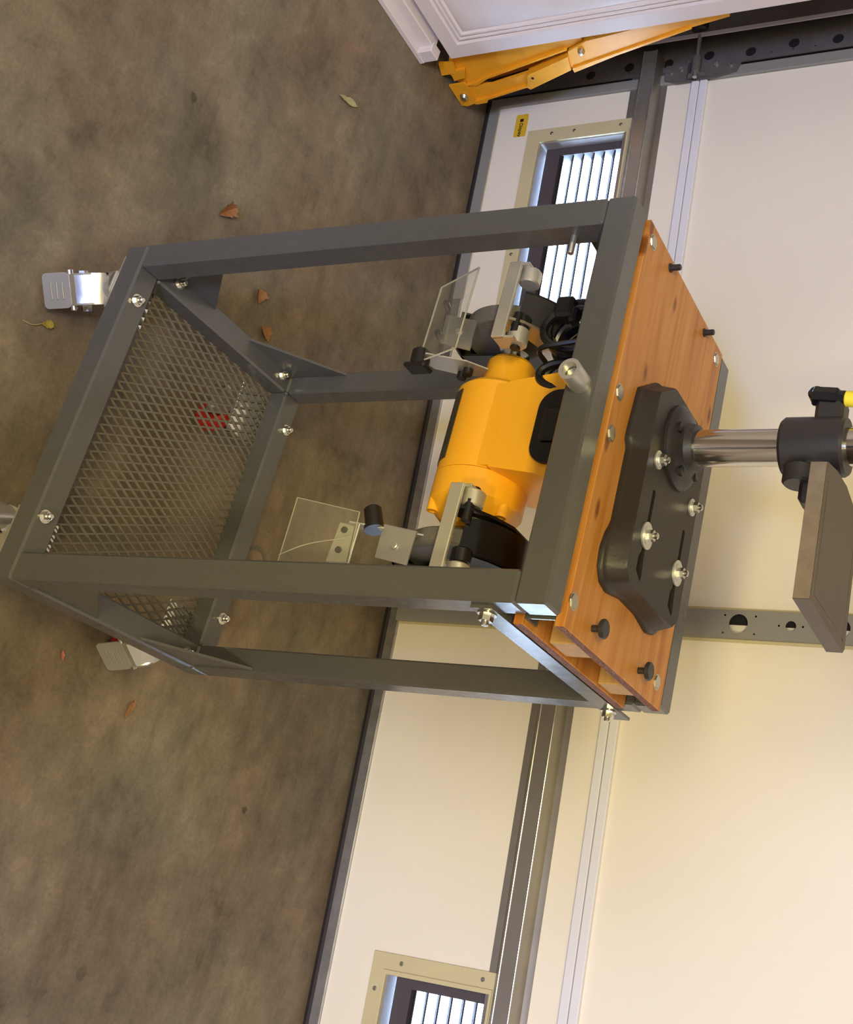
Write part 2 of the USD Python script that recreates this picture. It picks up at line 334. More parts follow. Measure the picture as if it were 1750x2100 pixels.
# reinforcing strut: hat section
hat = [(0, .391), (-.0015, .391), (-.0015, .406), (-.036, .430), (-.036, .462), (-.0015, .470), (-.0015, .484), (0, .484)]
hp = np.array(hat)
def hat_mesh(s0, s1):
    poly = Polygon([(a, b) for a, b in hat])
    m = trimesh.creation.extrude_polygon(poly, s1-s0, engine='earcut'); v = m.vertices
    m.vertices = np.c_[v[:, 2]+s0, v[:, 0], v[:, 1]]; m.fix_normals(); return m
obj('strut', hat_mesh(DL-.05, DR), M['strut'], door, smooth=False)
for zz in (.430, .462):
    obj('strut_edge', tube([(DL-.05, -.036, zz), (DR, -.036, zz)], .0016, 6), M['galv'], door)
# vents
slat_mesh = None
for vi, v in enumerate(vents):
    vent = thing('window_%d' % (vi+1), loc=O, rotz=ANG, kind='structure')
    fl = sbox(v-.037, VZ0-.036, v+VW+.037, VZ1+.006).difference(sbox(v, VZ0, v+VW, VZ1))
    obj('vent_flange', prism(fl, 'xz', -.004, -.0002), M['creamframe'], vent, smooth=False)
    lip = sbox(v-.007, VZ0-.007, v+VW+.007, VZ1+.004).difference(sbox(v+.001, VZ0+.001, v+VW-.001, VZ1-.001))
    obj('vent_rim', prism(lip, 'xz', -.0075, -.003), M['creamframe'], vent, smooth=False)
    lin = sbox(v, VZ0, v+VW, VZ1).difference(sbox(v+.002, VZ0+.002, v+VW-.002, VZ1-.002))
    obj('vent_lining', prism(lin, 'xz', .0, .05), M['whitelip'], vent, smooth=False)
    a0, a1, b0, b1 = v+.002, v+VW-.002, VZ0+.008, VZ1-.002
    gr = sbox(a0, b0, a1, b1).difference(sbox(v+.023, .217, v+VW-.024, .381))
    obj('grille_frame', prism(gr, 'xz', .024, .05), M['ventdark'], vent, smooth=False)
    for k in range(7):
        zc = .2165+.0272*k
        b = box(v+.022, v+VW-.022, -.014, .014, -.0014, .0014)
        b = rot(b, -37, (1, 0, 0)); b.apply_translation((0, .040, zc))
        obj('slat', b, M['slat'], vent, smooth=False)
    for (sx, sz) in ((v-.022, VZ0+.03), (v+.03, VZ0-.02) if vi == 1 else (v-.022, VZ0+.09), (v-.022, VZ1-.02), (v+VW+.022, VZ0+.03), (v+.3, VZ0-.02)):
        obj('screw', cyl((sx, -.0065, sz), (sx, -.003, sz), .0042, 12, .001), M['strut'], vent)
    setd(vent, ['left vent window in garage door with bright horizontal slats', 'right vent window in garage door cut by the photo edge'][vi], None)
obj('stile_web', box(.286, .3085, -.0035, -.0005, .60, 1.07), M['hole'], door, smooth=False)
# roller hinge at the joint
hg = M['trackdark']
obj('hinge_leaf', prism(Polygon([(-1.0, .535), (-.955, .535), (-.95, .556), (-.95, .60), (-.962, .655), (-.985, .665), (-1.0, .65)]), 'xz', -.014, -.0105), hg, door)
obj('hinge_leaf', prism(Polygon([(-1.0, .48), (-.962, .48), (-.95, .51), (-.95, .553), (-1.0, .553)]), 'xz', -.014, -.0105), hg, door)
obj('hinge_barrel', cyl((-1.0, -.03, .562), (-.955, -.03, .562), .010, 16, .001), hg, door)
obj('hinge_bracket', prism(Polygon([(-.03, .545), (-.0105, .535), (-.0105, .59), (-.03, .58)]), 'yz', -.958, -.955), hg, door)
obj('roller_stem', cyl((-1.06, -.03, .562), (-.945, -.03, .562), .0055, 12, .0005), M['galv'], door)
for (sx, sz) in ((-.985, .605), (-.978, .64), (-.985, .52), (-.98, .495)):
    obj('hinge_bolt', hexa((sx, -.018, sz), (sx, -.013, sz), .0055), M['bolt'], door)

# garage door track on the left jamb
tr = thing('door_track', 'dark perforated steel track standing up the left jamb of garage door', 'track', O, ANG)
pl = sbox(-1.088, .03, -.99, DH)
for k in range(20):
    pl = pl.difference(Point(-1.015-.006*(k % 2), .28+.1*k).buffer(.0125, quad_segs=6))
for k in range(40): pl = pl.difference(Point(-1.005, .33+.05*k).buffer(.0022, quad_segs=4))
obj('angle_flange', prism(pl, 'xz', -.005, -.002), M['trackdark'], tr, smooth=False)
obj('angle_backing', prism(sbox(-1.086, .04, -.992, DH-.01), 'xz', -.0016, .0035), M['hole'], tr, smooth=False)
obj('track_lip', [box(-1.064, -1.052, -.034, -.031, .06, DH, .001)], M['tracklip'], tr)
obj('track_channel', [box(-1.112, -1.064, -.034, -.031, .06, DH), box(-1.114, -1.111, -.034, -.005, .06, DH)], M['trackdark'], tr, smooth=False)
obj('jamb_bracket', [box(-1.16, -1.112, -.05, -.046, .30, .36, .001), box(-1.113, -1.109, -.05, -.004, .30, .36)], M['trackdark'], tr)
obj('track_roller', cyl((-1.094, -.03, .562), (-1.066, -.03, .562), .02, 20, .004), M['black'], tr)

# sticker on the door panel
st = thing('sticker', 'small yellow sticker with black lettering on cream panel left of vent window', 'sticker', O, ANG)
obj('sticker_sheet', prism(rrect(-.931, -.868, .094, .127, .004), 'xz', -.0012, -.0002), M['sticker'], st, smooth=False)
tx = meshkit.text_mesh('Clopay', .0085, .0004, True); v = tx.vertices
tx.vertices = np.c_[v[:, 0]-.907, -.0012-v[:, 2], v[:, 1]+.1065]; tx.invert()
obj('lettering', tx, M['ink'], st, smooth=False)
obj('logo_block', [box(-.918, -.910, -.0016, -.0011, .106, .115)], M['ink'], st, smooth=False)

# ---------------------------------------------------------------- white cabinet on the left
cb = thing('storage_cabinet', 'white cabinet with grooved raised panel door at left edge', 'cabinet', (0, 0, 0))
CB0, CB1, CX0 = .12, .603, -1.44
obj('cabinet_body', box(CX0, -1.005, CB0, CB1-.004, .05, 1.45, .002), M['white'], cb)
obj('plinth', [box(CX0+.02, -.972, CB0, .560, .0, .046, .002), box(-.972, -.956, CB0, .577, .0, .012, .001)], M['white'], cb)
obj('plinth_end_block', box(-.985, -.957, .545, .577, .0, .047, .002), M['white'], cb)
# door leaf with a three line moulded groove
def door_leaf(y0, y1, zb, zt, xf, th):
    stops = [(0, 0), (.0025, .0025), (.036, .0025), (.039, 0), (.042, -.0035), (.045, .0008), (.049, .0008), (.052, -.003), (.055, .0004), (.059, .0004), (.063, -.004), (.07, -.0012), (.085, .0)]
    V = []; F = []
    for ins, h in stops:
        V += [(xf+h-.0025, y0+ins, zb+ins), (xf+h-.0025, y1-ins, zb+ins), (xf+h-.0025, y1-ins, zt-ins), (xf+h-.0025, y0+ins, zt-ins)]
    for i in range(len(stops)-1):
        for k in range(4):
            a, b = i*4+k, i*4+(k+1) % 4; c, d = a+4, b+4
            F += [(a, b, d), (a, d, c)]
    e = (len(stops)-1)*4; F += [(e, e+1, e+2), (e, e+2, e+3)]
    n = len(V); V += [(xf-th, y0, zb), (xf-th, y1, zb), (xf-th, y1, zt), (xf-th, y0, zt)]
    for k in range(4):
        a, b = k, (k+1) % 4; F += [(n+k, n+(k+1) % 4, b), (n+k, b, a)]
    F += [(n, n+2, n+1), (n, n+3, n+2)]
    return trimesh.Trimesh(np.array(V), np.array(F), process=False)
obj('cabinet_door', door_leaf(CB0, CB1, .058, 1.44, -.985, .018), M['white'], cb, smooth=20)
obj('door_knob', lathe((-.987, .17, .75), (-.955, .17, .75), [(0, 0), (.006, 0), (.006, .4), (.014, .6), (.014, .85), (.008, 1), (0, 1)]), M['alu'], cb)

# ---------------------------------------------------------------- yellow folded steel legs beside the cabinet
yl = thing('folding_sawhorse', 'yellow folded steel sawhorse legs leaning between white cabinet and door track', 'sawhorse', (.003, .0, .012))
Yp = lambda pts, a, b: prism(Polygon(pts), 'yz', a, b)
obj('main_channel', [Yp([(.66, .0), (.689, .012), (.698, .035), (.701, .06), (.687, .094), (.643, .317), (.629, .359), (.612, .359), (.612, .03)], -1.030, -1.012),
                     Yp([(.697, .03), (.701, .06), (.687, .094), (.643, .317), (.640, .31), (.683, .09), (.694, .058)], -1.032, -1.004)], M['yellow2'], yl)
obj('inner_channel', Yp([(.698, .056), (.709, .09), (.694, .2), (.652, .314), (.640, .317), (.684, .09)], -1.034, -1.026), mat('yellow_paint_rust', srgb(190, 110, 24), .6, var=.3, vscale=30), yl)
obj('lower_channel', [Yp([(.698, .033), (.751, .027), (.724, .181), (.690, .196), (.708, .092), (.703, .062)], -1.016, -1.008),
                      Yp([(.748, .027), (.752, .027), (.725, .183), (.721, .183)], -1.016, -1.000)], M['yellow2'], yl)
obj('pivot_plate', Yp([(.687, -.010), (.752, -.010), (.757, .004), (.751, .029), (.698, .035), (.687, .032)], -1.0065, -1.002), M['yellow2'], yl)
obj('foot_tab', Yp([(.752, .030), (.751, .062), (.739, .068), (.743, .034)], -1.009, -.998), M['yellow2'], yl)
obj('base_clip', [Yp([(.620, .0), (.655, -.011), (.655, .028), (.625, .036)], -1.008, -1.001), Yp([(.649, .014), (.678, .010), (.673, .041), (.649, .054)], -1.011, -1.003)], M['yellow2'], yl)
obj('sleeve', [Yp([(.690, .196), (.724, .181), (.731, .187), (.693, .307), (.655, .315)], -1.022, -.998)], M['yellow2'], yl)
obj('upper_arm', [Yp([(.646, .318), (.681, .308), (.702, .311), (.673, .426), (.634, .613), (.622, .70), (.608, .70), (.610, .54), (.626, .37)], -1.020, -1.004),
                  Yp([(.690, .311), (.702, .311), (.673, .426), (.634, .613), (.630, .61), (.668, .42)], -1.022, -.999)], M['yellow2'], yl)
for (yy, zz, r) in ((.726, .011, .010), (.649, .350, .008)):
    obj('pivot_bolt', lathe((-1.006, yy, zz), (-.992, yy, zz), [(0, 0), (r, 0), (r, .45), (r*.6, .9), (0, 1)], 20), M['dullbolt'], yl)
obj('rivet_hole', cyl((-.9985, .699, .207), (-.9975, .699, .207), .0035, 12), M['hole'], yl)

# ---------------------------------------------------------------- the tool stand
W, D, H, S, ZB = .533, .399, .931, .0385, .150
sd = thing('tool_stand', 'grey welded steel flip-top tool stand on red casters in middle of floor', 'tool stand')
def sq(x0, x1, y0, y1, z0, z1): return box(x0, x1, y0, y1, z0, z1, .003)
e = .0004
for x0 in (0, W-S):
    for y0 in (0, D-S):
        obj('post', sq(x0, x0+S, y0, y0+S, ZB+e, H-S-e), M['frame'], sd)
for y0 in (0, D-S):
    obj('top_rail', sq(0, W, y0, y0+S, H-S, H), M['frame'], sd)
    obj('bottom_rail', sq(0, W, y0, y0+S, ZB-S, ZB), M['frame'], sd)
for x0 in (0, W-S):
    obj('bottom_rail', sq(x0, x0+S, S+e, D-S-e, ZB-S, ZB), M['frame'], sd)
G = .118
for x0 in (.004, W-.008):
    for yb, sg in ((S, 1), (D-S, -1)):
        obj('gusset', prism(Polygon([(yb+sg*.001, ZB), (yb+sg*G, ZB), (yb+sg*.001, ZB+G*.98)]), 'yz', x0, x0+.004), M['frame'], sd, smooth=False)
# weld beads at the joints
for x0 in (S, W-S):
    for y0 in (S, D-S):
        obj('weld_bead', trimesh.creation.icosphere(2, .0032).apply_translation((x0+(.001 if x0 < .2 else -.001), y0+(.001 if y0 < .2 else -.001), ZB+.001)), M['frame'], sd)
# side angles carrying the flip top
ZA0, ZA1 = .835, .862
for sgn, xo in ((1, W), (-1, 0)):
    a = [box(xo, xo+sgn*.004, .012, .430, ZA0, ZA1) if sgn > 0 else box(xo-.004, xo, .012, .430, ZA0, ZA1),
         box(xo-.024, xo, S+.002, D-S-.002, ZA1-.004, ZA1) if sgn > 0 else box(xo, xo+.024, S+.002, D-S-.002, ZA1-.004, ZA1)]
    an = obj('side_angle', a, M['frame'], sd, smooth=False)
    for yy in (.037-.008, D-.010):
        q = xo+sgn*.004
        obj('bolt', [ring((q, yy, .8475), (q+sgn*.0015, yy, .8475), .011, .004, 20), hexa((q+sgn*.001, yy, .8475), (q+sgn*.009, yy, .8475), .0082), cyl((q+sgn*.008, yy, .8475), (q+sgn*.014, yy, .8475), .0045, 14, .001)], M['bolt'], an)
obj('latch_pin', cyl((S-.002, .022, .845), (S+.026, .022, .845), .0042, 14, .001), M['zincbright'], sd)
# pivot sleeve through the front rail and the back rail
for yy, s2 in ((0, -1), (D, 1)):
    pv = obj('pivot_sleeve', [ring((.2665, yy-s2*.001, .912), (.2665, yy+s2*(.031 if s2 < 0 else .010), .912), .0133, .0088, 32)], M['zinc'], sd)
    obj('pivot_rod', hexa((.2665, yy-s2*.001, .912), (.2665, yy+s2*(.020 if s2 < 0 else .007), .912), .0086), M['dullbolt'], pv)
# caster bolts: acorn nuts on the bottom rails
for (xx, yy) in ((.088, .017), (.438, .014), (.016, .338), (.096, .387), (.441, .387), (.516, .338), (.016, .075), (.516, .075)):
    bl = obj('caster_bolt', [ring((xx, yy, ZB), (xx, yy, ZB+.0018), .0095, .003, 20), hexa((xx, yy, ZB+.001), (xx, yy, ZB+.008), .0068), cyl((xx, yy, ZB+.007), (xx, yy, ZB+.014), .0045, 12, .0015)], M['bolt'], sd)
# expanded metal shelf
def expanded(x0, x1, y0, y1, z, sw=.0145, lw=.0315, w=.0012, th=.0011):
    bars = []
    ny = int(round((y1-y0)/(lw/2))); nx = int(round((x1-x0)/sw))
    sx, sy = (x1-x0)/nx, (y1-y0)/ny
    V = []; F = []
    def bar(a, b):
        a = np.array(a); b = np.array(b); d = b-a; d /= np.linalg.norm(d); n = np.array([-d[1], d[0], 0])*w
        up = np.array([n[0]*.3, n[1]*.3, th]); i = len(V)
        for p in (a, b):
            V.extend([p-n-up, p+n-up*.2, p+n+up, p-n+up*.2])
        for k in range(4):
            l = (k+1) % 4; F.extend([(i+k, i+l, i+4+l), (i+k, i+4+l, i+4+k)])
    for j in range(ny):
        for k in range(nx+1):
            xa = x0+k*sx-(sx/2 if j % 2 else 0)
            for dx in (-sx/2, sx/2):
                xb = xa+dx
                if min(xa, xb) < x0-1e-6 or max(xa, xb) > x1+1e-6: continue
                bar((xa, y0+j*sy, z), (xb, y0+(j+1)*sy, z))
    return trimesh.Trimesh(np.array(V), np.array(F), process=False)
obj('mesh_shelf', expanded(S-.004, W-S+.004, S-.004, D-S+.004, .1165), M['meshm'], sd, smooth=False)
# casters: zinc swivel forks with red wheels and brake pedals
def caster(xx, yy, az, pedal=True):
    """az: direction (degrees) in which the pedal points"""
    T = trimesh.transformations.translation_matrix((xx, yy, 0)) @ trimesh.transformations.rotation_matrix(math.radians(az), (0, 0, 1))
    def p(ms):
        m = cat_(ms) if isinstance(ms, list) else ms.copy(); m.apply_transform(T); return m
    body = obj('caster', p([ring((0, 0, .094), (0, 0, .106), .027, .006, 28)]), M['zincbright'], sd)
    # local: x forward (pedal), y across
    side = Polygon([(-.012, .096), (.022, .096), (.044, .082), (.050, .064), (.046, .046), (.028, .033), (.006, .030), (-.012, .040), (-.020, .07)])
    obj('fork', p([prism(side, 'xz', .0205, .0230), prism(side, 'xz', -.0230, -.0205), box(-.012, .022, -.023, .023, .093, .096),
                   prism(Polygon([(.018, .096), (.021, .0975), (.035, .090), (.0495, .065), (.0485, .048), (.0470, .048), (.0480, .065), (.034, .0885)]), 'xz', -.0225, .0225)]), M['zincbright'], body)
    obj('wheel', p([lathe((0.008, -.0125, .0385), (0.008, .0125, .0385), [(0, 0), (.034, 0), (.0385, .2), (.0385, .8), (.034, 1), (0, 1)], 36)]), M['red'], body)
    obj('wheel_hub', p([cyl((.008, -.0165, .0385), (.008, .0165, .0385), .016, 20, .002)]), M['black'], body)
    obj('axle', p([cyl((.008, -.026, .0385), (.008, .026, .0385), .004, 12), hexa((.008, -.030, .0385), (.008, -.023, .0385), .0075), hexa((.008, .023, .0385), (.008, .030, .0385), .0075), cyl((.044, -.030, .052), (.044, .030, .052), .0045, 12, .001)]), M['bolt'], body)
    if pedal:
        pd = [prism(rrect(-.026, .026, -.002, .041, .007), 'xy', -.0012, .0012)]
        for k in range(3): pd.append(box(-.013, .013, .008+k*.009, .0105+k*.009, .0010, .0030, .0007))
        m = cat_(pd); v = m.vertices.copy()
        # local pedal: width along y, slope down and forward from the fork
        a = math.radians(76); fx, fz = math.cos(a), -math.sin(a)
        m.vertices = np.c_[0.049+v[:, 1]*fx+v[:, 2]*math.sin(a), v[:, 0], .052+v[:, 1]*fz+v[:, 2]*math.cos(a)]; m.fix_normals()
        obj('brake_pedal', p(m), M['pedal'], body)
    return body
for (xx, yy, az, c0, c1) in ((.060, .022, -56, 0, 0), (.470, .030, -150, 0, 0), (.095, .335, 160, 0, 0), (.492, .345, -34, 0, 0)):
    obj('caster_plate', box(max(.004, min(xx-.045, W-.094)), max(.094, min(xx+.045, W-.004)), max(.003, min(yy-.035, D-.075)), max(.073, min(yy+.035, D-.003)), .1065, .1112, .001), M['zincbright'], sd)
    caster(xx, yy, az)

# flip top: plywood sandwich turning between the rails
ft = obj('flip_top', box(.003, .541, S+.006, D-S-.006, .922, .934, .0008), M['ply'], sd, smooth=False)
obj('plywood_panel', box(.003, .541, S+.006, D-S-.006, .872, .884, .0008), M['ply'], ft, smooth=False)
def edge_strips(z0, z1):
    return [box(.541, .5415, S+.007, D-S-.007, z0+i*(z1-z0)/5+.0006, z0+(i+1)*(z1-z0)/5-.0002) for i in range(5)]
obj('ply_edge', edge_strips(.9225, .9335)+edge_strips(.8725, .8835), M['plyedge'], ft, smooth=False)
for (y0, y1, x0, x1) in ((.112, .160, .487, .538), (.258, .302, .487, .538), (.112, .160, .006, .057), (.258, .302, .006, .057), (.180, .235, .05, .48)):
    obj('spacer_block', box(x0, x1, y0, y1, .8842, .9218, .0015), M['block'], ft, smooth=False)
obj('angle_plate', [box(.44, .534, S+.007, .072, .8842, .8875), box(.44, .534, S+.007, S+.0095, .8875, .9218)], M['frame'], ft, smooth=False)
for (xx, yy) in ((.025, .062), (.245, .057), (.299, .058), (.509, .054), (.511, .326), (.024, .333)):
    obj('bolt_head', [hexa((xx, yy, .9338), (xx, yy, .9362), .0088), ring((xx, yy, .9336), (xx, yy, .9346), .0105, .004, 24)], M['dullbolt'], ft)
for (xx, yy) in ((.518, .113), (.517, .262)):
    obj('thumb_knob', [cyl((xx, yy, .934), (xx, yy, .948), .0042, 12), cyl((xx, yy, .945), (xx, yy, .951), .0115, 20, .0015)], M['castdark'], ft)
for (xx, yy) in ((.018, .124), (.019, .272)):
    obj('screw_stud', [cyl((xx, yy, .934), (xx, yy, .949), .0042, 12, .001), cyl((xx, yy, .934), (xx, yy, .9365), .0060, 14)], M['castdark'], ft)

# ---------------------------------------------------------------- drill press
dp = thing('drill_press', 'black cast drill press base, steel column and work table bolted on plywood top', 'drill press', (0, 0, 0))
PZ, PT = .9343, .965
out = Polygon([(.178, .145), (.212, .100), (.275, .094), (.286, .094), (.294, .102), (.392, .102), (.405, .094), (.430, .087), (.452, .091), (.466, .104), (.470, .125), (.466, .145), (.462, .165),
               (.462, .215), (.466, .235), (.470, .255), (.466, .276), (.452, .289), (.430, .293), (.405, .286), (.392, .278), (.294, .278), (.286, .286), (.275, .286), (.212, .280), (.178, .235)])
out = out.buffer(-.004).buffer(.004, quad_segs=5)
top = Polygon([(.190, .148), (.220, .107), (.442, .107), (.453, .118), (.455, .145), (.455, .240), (.453, .268), (.442, .280), (.220, .280), (.190, .236)]).buffer(.003, quad_segs=4)
def loft(P0, P1, z0, z1, n=160):
    a = np.array([P0.exterior.interpolate(t, True).coords[0] for t in np.linspace(0, 1, n, endpoint=False)])
    c = np.array([.325, .19])
    def at(P, ang):
        from shapely.geometry import LineString
        l = LineString([c, c+.6*np.array([math.cos(ang), math.sin(ang)])]); q = P.exterior.intersection(l)
        q = q if q.geom_type == 'Point' else list(q.geoms)[-1]; return (q.x, q.y)
    angs = np.linspace(0, 2*math.pi, n, endpoint=False)
    return np.array([at(P0, t) for t in angs]), np.array([at(P1, t) for t in angs])
A, B = loft(out, top, PZ, PT)
def stack(rings):
    n = len(rings[0][0]); V = np.vstack([np.c_[r, np.full(n, z)] for r, z in rings]); F = []
    for i in range(len(rings)-1):
        for k in range(n):
            l = (k+1) % n; F += [(i*n+k, i*n+l, (i+1)*n+l), (i*n+k, (i+1)*n+l, (i+1)*n+k)]
    V = np.vstack([V, [.325, .19, rings[0][1]], [.325, .19, rings[-1][1]]]); m = len(rings)-1
    for k in range(n):
        l = (k+1) % n; F += [(len(V)-2, l, k), (len(V)-1, m*n+k, m*n+l)]
    return trimesh.Trimesh(V, np.array(F), process=False)
base = stack([(A, PZ), (A, PZ+.004), (A+(B-A)*.12, PZ+.0075), (A+(B-A)*.45, PZ+.010), (A+(B-A)*.86, PT-.003), (B, PT)])
import manifold3d as m3
def to_m3(m): return m3.Manifold(m3.Mesh(np.asarray(m.vertices, np.float32), np.asarray(m.faces, np.uint32)))
slots = []
for yy in (.140, .252):
    slots += [prism(rrect(.332, .430, yy-.0045, yy+.0045, .003), 'xy', PZ+.016, PT+.01),
              prism(Polygon([(.412, yy-.0045), (.420, yy-.010), (.438, yy-.010), (.446, yy+.006), (.440, yy+.0085), (.412, yy+.0045)]), 'xy', PZ+.016, PT+.01)]
bm = to_m3(base)
for s in slots: bm = bm-to_m3(s)
obj('base', bm, M['castblack'], dp, smooth=28)
for s in (.140, .252):
    obj('slot_floor', box(.334, .444, s-.009, s+.009, PZ+.0135, PZ+.0165), M['hole'], dp, smooth=False) if False else None
CXX, CYY, CR = .248, .190, .0233
fl = obj('column_flange', [lathe((CXX, CYY, PT-.001), (CXX, CYY, .992), [(0, 0), (.054, 0), (.054, .18), (.051, .30), (.049, .34), (.046, .42), (.038, .50), (.032, .62), (.029, .95), (.0235, 1), (0, 1)], 48)], M['castdark'], dp)
for a in (-100, -20, 60, 150):
    px, py = CXX+.041*math.cos(math.radians(a)), CYY+.041*math.sin(math.radians(a))
    obj('flange_bolt', [hexa((px, py, PT+.010), (px, py, PT+.0155), .0068)], M['black'], fl)
obj('column', cyl((CXX, CYY, PT), (CXX, CYY, 1.72), CR, 48, .001), M['steel'], dp)
for (xx, yy, r) in ((.295, .132, .0115), (.295, .262, .0115), (.391, .140, .0165), (.391, .252, .0165)):
    bo = obj('washer', [ring((xx, yy, PT+.0002), (xx, yy, PT+.0022), r, .004, 32), ring((xx, yy, PT+.002), (xx, yy, PT+.0038), r*.72, .004, 28)], M['zinc'], dp)
    obj('nut', [hexa((xx, yy, PT+.0035), (xx, yy, PT+.0105), .0072), cyl((xx, yy, PT+.010), (xx, yy, PT+.0155), .004, 14, .001)], M['bolt'], bo)
tb = obj('table_bracket', [lathe((CXX, CYY, 1.100), (CXX, CYY, 1.178), [(CR+.0002, 0), (.0335, 0), (.0365, .05), (.0365, .95), (.034, 1), (CR+.0002, 1), (CR+.0002, 0)], 44),
                          cyl((.282, .176, 1.128), (.306, .176, 1.128), .020, 32, .003), box(.27, .33, .168, .205, 1.130, 1.162, .006),
                          box(.186, .222, .172, .206, 1.136, 1.171, .005)], M['castdark'], dp)
cr = obj('crank_handle', [cyl((.1845, .178, 1.131), (.1875, .178, 1.163), .0125, 8, .002), cyl((.1875, .178, 1.160), (.1885, .178, 1.171), .0095, 16, .001), cyl((.183, .170, 1.135), (.183, .186, 1.135), .0095, 16, .002)], M['blackgloss'], dp)
obj('yellow_grip', cyl((.1888, .178, 1.170), (.2010, .178, 1.275), .0098, 20, .002), M['yellowgrip'], cr)
TZ = 1.182
tab = Polygon([(.318, .095), (.479, .095), (.479, .262), (.472, .270), (.330, .270), (.306, .245), (.300, .190), (.306, .140)]).buffer(-.001).buffer(.001)
tm = to_m3(prism(tab, 'xy', TZ-.019, TZ))
for a0, a1 in (((.335, .108), (.470, .108)), ((.335, .257), (.466, .257)), ((.470, .108), (.466, .257))):
    T, L = frame_to((a0[0], a0[1], TZ), (a1[0], a1[1], TZ)); tm = tm-to_m3(tube([(a0[0], a0[1], TZ+.0008), (a1[0], a1[1], TZ+.0008)], .0022, 8))
tt = obj('work_table', tm, M['tabletop'], dp, smooth=25)
obj('table_edge', [box(.3185, .4785, .0942, .0953, TZ-.0186, TZ-.0006)], M['tableedge'], dp, smooth=False)
# head (above the picture): casting, belt cover, motor, quill and chuck
obj('head_casting', [box(.20, .44, .135, .245, 1.43, 1.62, .02), cyl((.395, .19, 1.35), (.395, .19, 1.45), .026, 32, .003)], M['castdark'], dp)
obj('belt_cover', box(.09, .46, .115, .265, 1.62, 1.70, .02), M['castblack'], dp)
obj('motor', cyl((.135, .19, 1.44), (.135, .19, 1.60), .058, 32, .008), M['castblack'], dp)
obj('chuck', lathe((.395, .19, 1.285), (.395, .19, 1.352), [(0, 0), (.008, 0), (.019, .35), (.019, .9), (.012, 1), (0, 1)]), M['steel'], dp)
obj('feed_hub', [cyl((.36, .10, 1.50), (.36, .136, 1.50), .022, 24, .003)]+[cyl((.36, .108, 1.50), (.36+.11*math.cos(t), .095, 1.50+.11*math.sin(t)), .005, 10) for t in (.5, 2.6, 4.7)], M['steel'], dp)

# ---------------------------------------------------------------- bench grinder hanging under the flip top
GX, GY, GZ = .238, .192, .693
gr = thing('bench_grinder', 'yellow bench grinder hanging upside down under the plywood top', 'bench grinder', (0, 0, 0))
RB = .0625
obj('motor_housing', [lathe((.166, GY, GZ), (.3005, GY, GZ), [(0, 0), (.035, 0), (RB-.006, .0), (RB, .05), (RB, .955), (RB, 1), (0, 1)], 64),
                      prism(Polygon([(GY-.0585, GZ+.018), (GY-.0585, GZ+.07), (GY+.0585, GZ+.07), (GY+.0585, GZ+.018), (GY+.02, GZ-.01), (GY-.02, GZ-.01)]), 'yz', .178, .2990)], M['yellow'], gr)
obj('end_bell', [lathe((.3012, GY, GZ), (.372, GY, GZ), [(0, 0), (RB, 0), (RB, .50), (RB-.010, .70), (.036, .92), (.030, 1), (0, 1)], 64)], M['yellow'], gr)
for a in (170, 228, 300, 110, 30):
    yy, zz = GY+.0545*math.cos(math.radians(a)), GZ+.0545*math.sin(math.radians(a))
    sb = obj('screw_boss', [ring((.330, yy, zz), (.3555, yy, zz), .0078, .0048, 20)], M['yellow'], gr)
    obj('boss_screw', cyl((.333, yy, zz), (.346, yy, zz), .0046, 12, .001), M['dullbolt'], sb)
obj('spindle_neck', [lathe((.112, GY, GZ), (.168, GY, GZ), [(0, 0), (.030, 0), (.034, .1), (.037, 1), (0, 1)], 40)], M['yellow'], gr)
obj('nameplate', [prism(Polygon([(.190, -.5), (.285, -.5), (.290, .5), (.185, .5)]), 'xy', 0, .001)], M['label'], gr) if False else None
# dark label wrapped on the underside of the motor
def wrap(x0, x1, a0, a1, r, n=14):
    V = []; F = []
    for i in range(n+1):
        t = math.radians(a0+(a1-a0)*i/n); c, s = math.cos(t), math.sin(t)
        V += [(x0, GY+r*c, GZ+r*s), (x1, GY+r*c, GZ+r*s), (x0, GY+(r-.003)*c, GZ+(r-.003)*s), (x1, GY+(r-.003)*c, GZ+(r-.003)*s)]
    for i in range(n):
        a = 4*i; F += [(a, a+1, a+5), (a, a+5, a+4), (a+2, a+7, a+3), (a+2, a+6, a+7), (a, a+4, a+6), (a, a+6, a+2), (a+1, a+3, a+7), (a+1, a+7, a+5)]
    F += [(0, 2, 3), (0, 3, 1)]; e4 = 4*n; F += [(e4, e4+1, e4+3), (e4, e4+3, e4+2)]
    m = trimesh.Trimesh(np.array(V), np.array(F), process=False); m.fix_normals(); return m
obj('nameplate', wrap(.182, .286, 209, 262, RB+.0012), M['label'], gr)
# pedestal between motor and plywood
ped = [prism(Polygon([(.176, GZ+.04), (.302, GZ+.04), (.312, .80), (.335, .858), (.335, .8715), (.143, .8715), (.143, .858), (.166, .80)]), 'xz', GY-.0597, GY+.0597)]
obj('pedestal', ped, M['yellow'], gr, smooth=25)
obj('foot_plate', box(.130, .348, GY-.085, GY+.085, .862, .8718, .003), M['yellow'], gr)
sw = obj('switch_plate', prism(rrect(.194, .300, .789, .851, .026, 8), 'xz', GY-.0645, GY-.0595), M['blackgloss'], gr)
obj('switch_toggle', [box(.222, .270, GY-.070, GY-.0640, .800, .840, .003)], M['black'], sw)
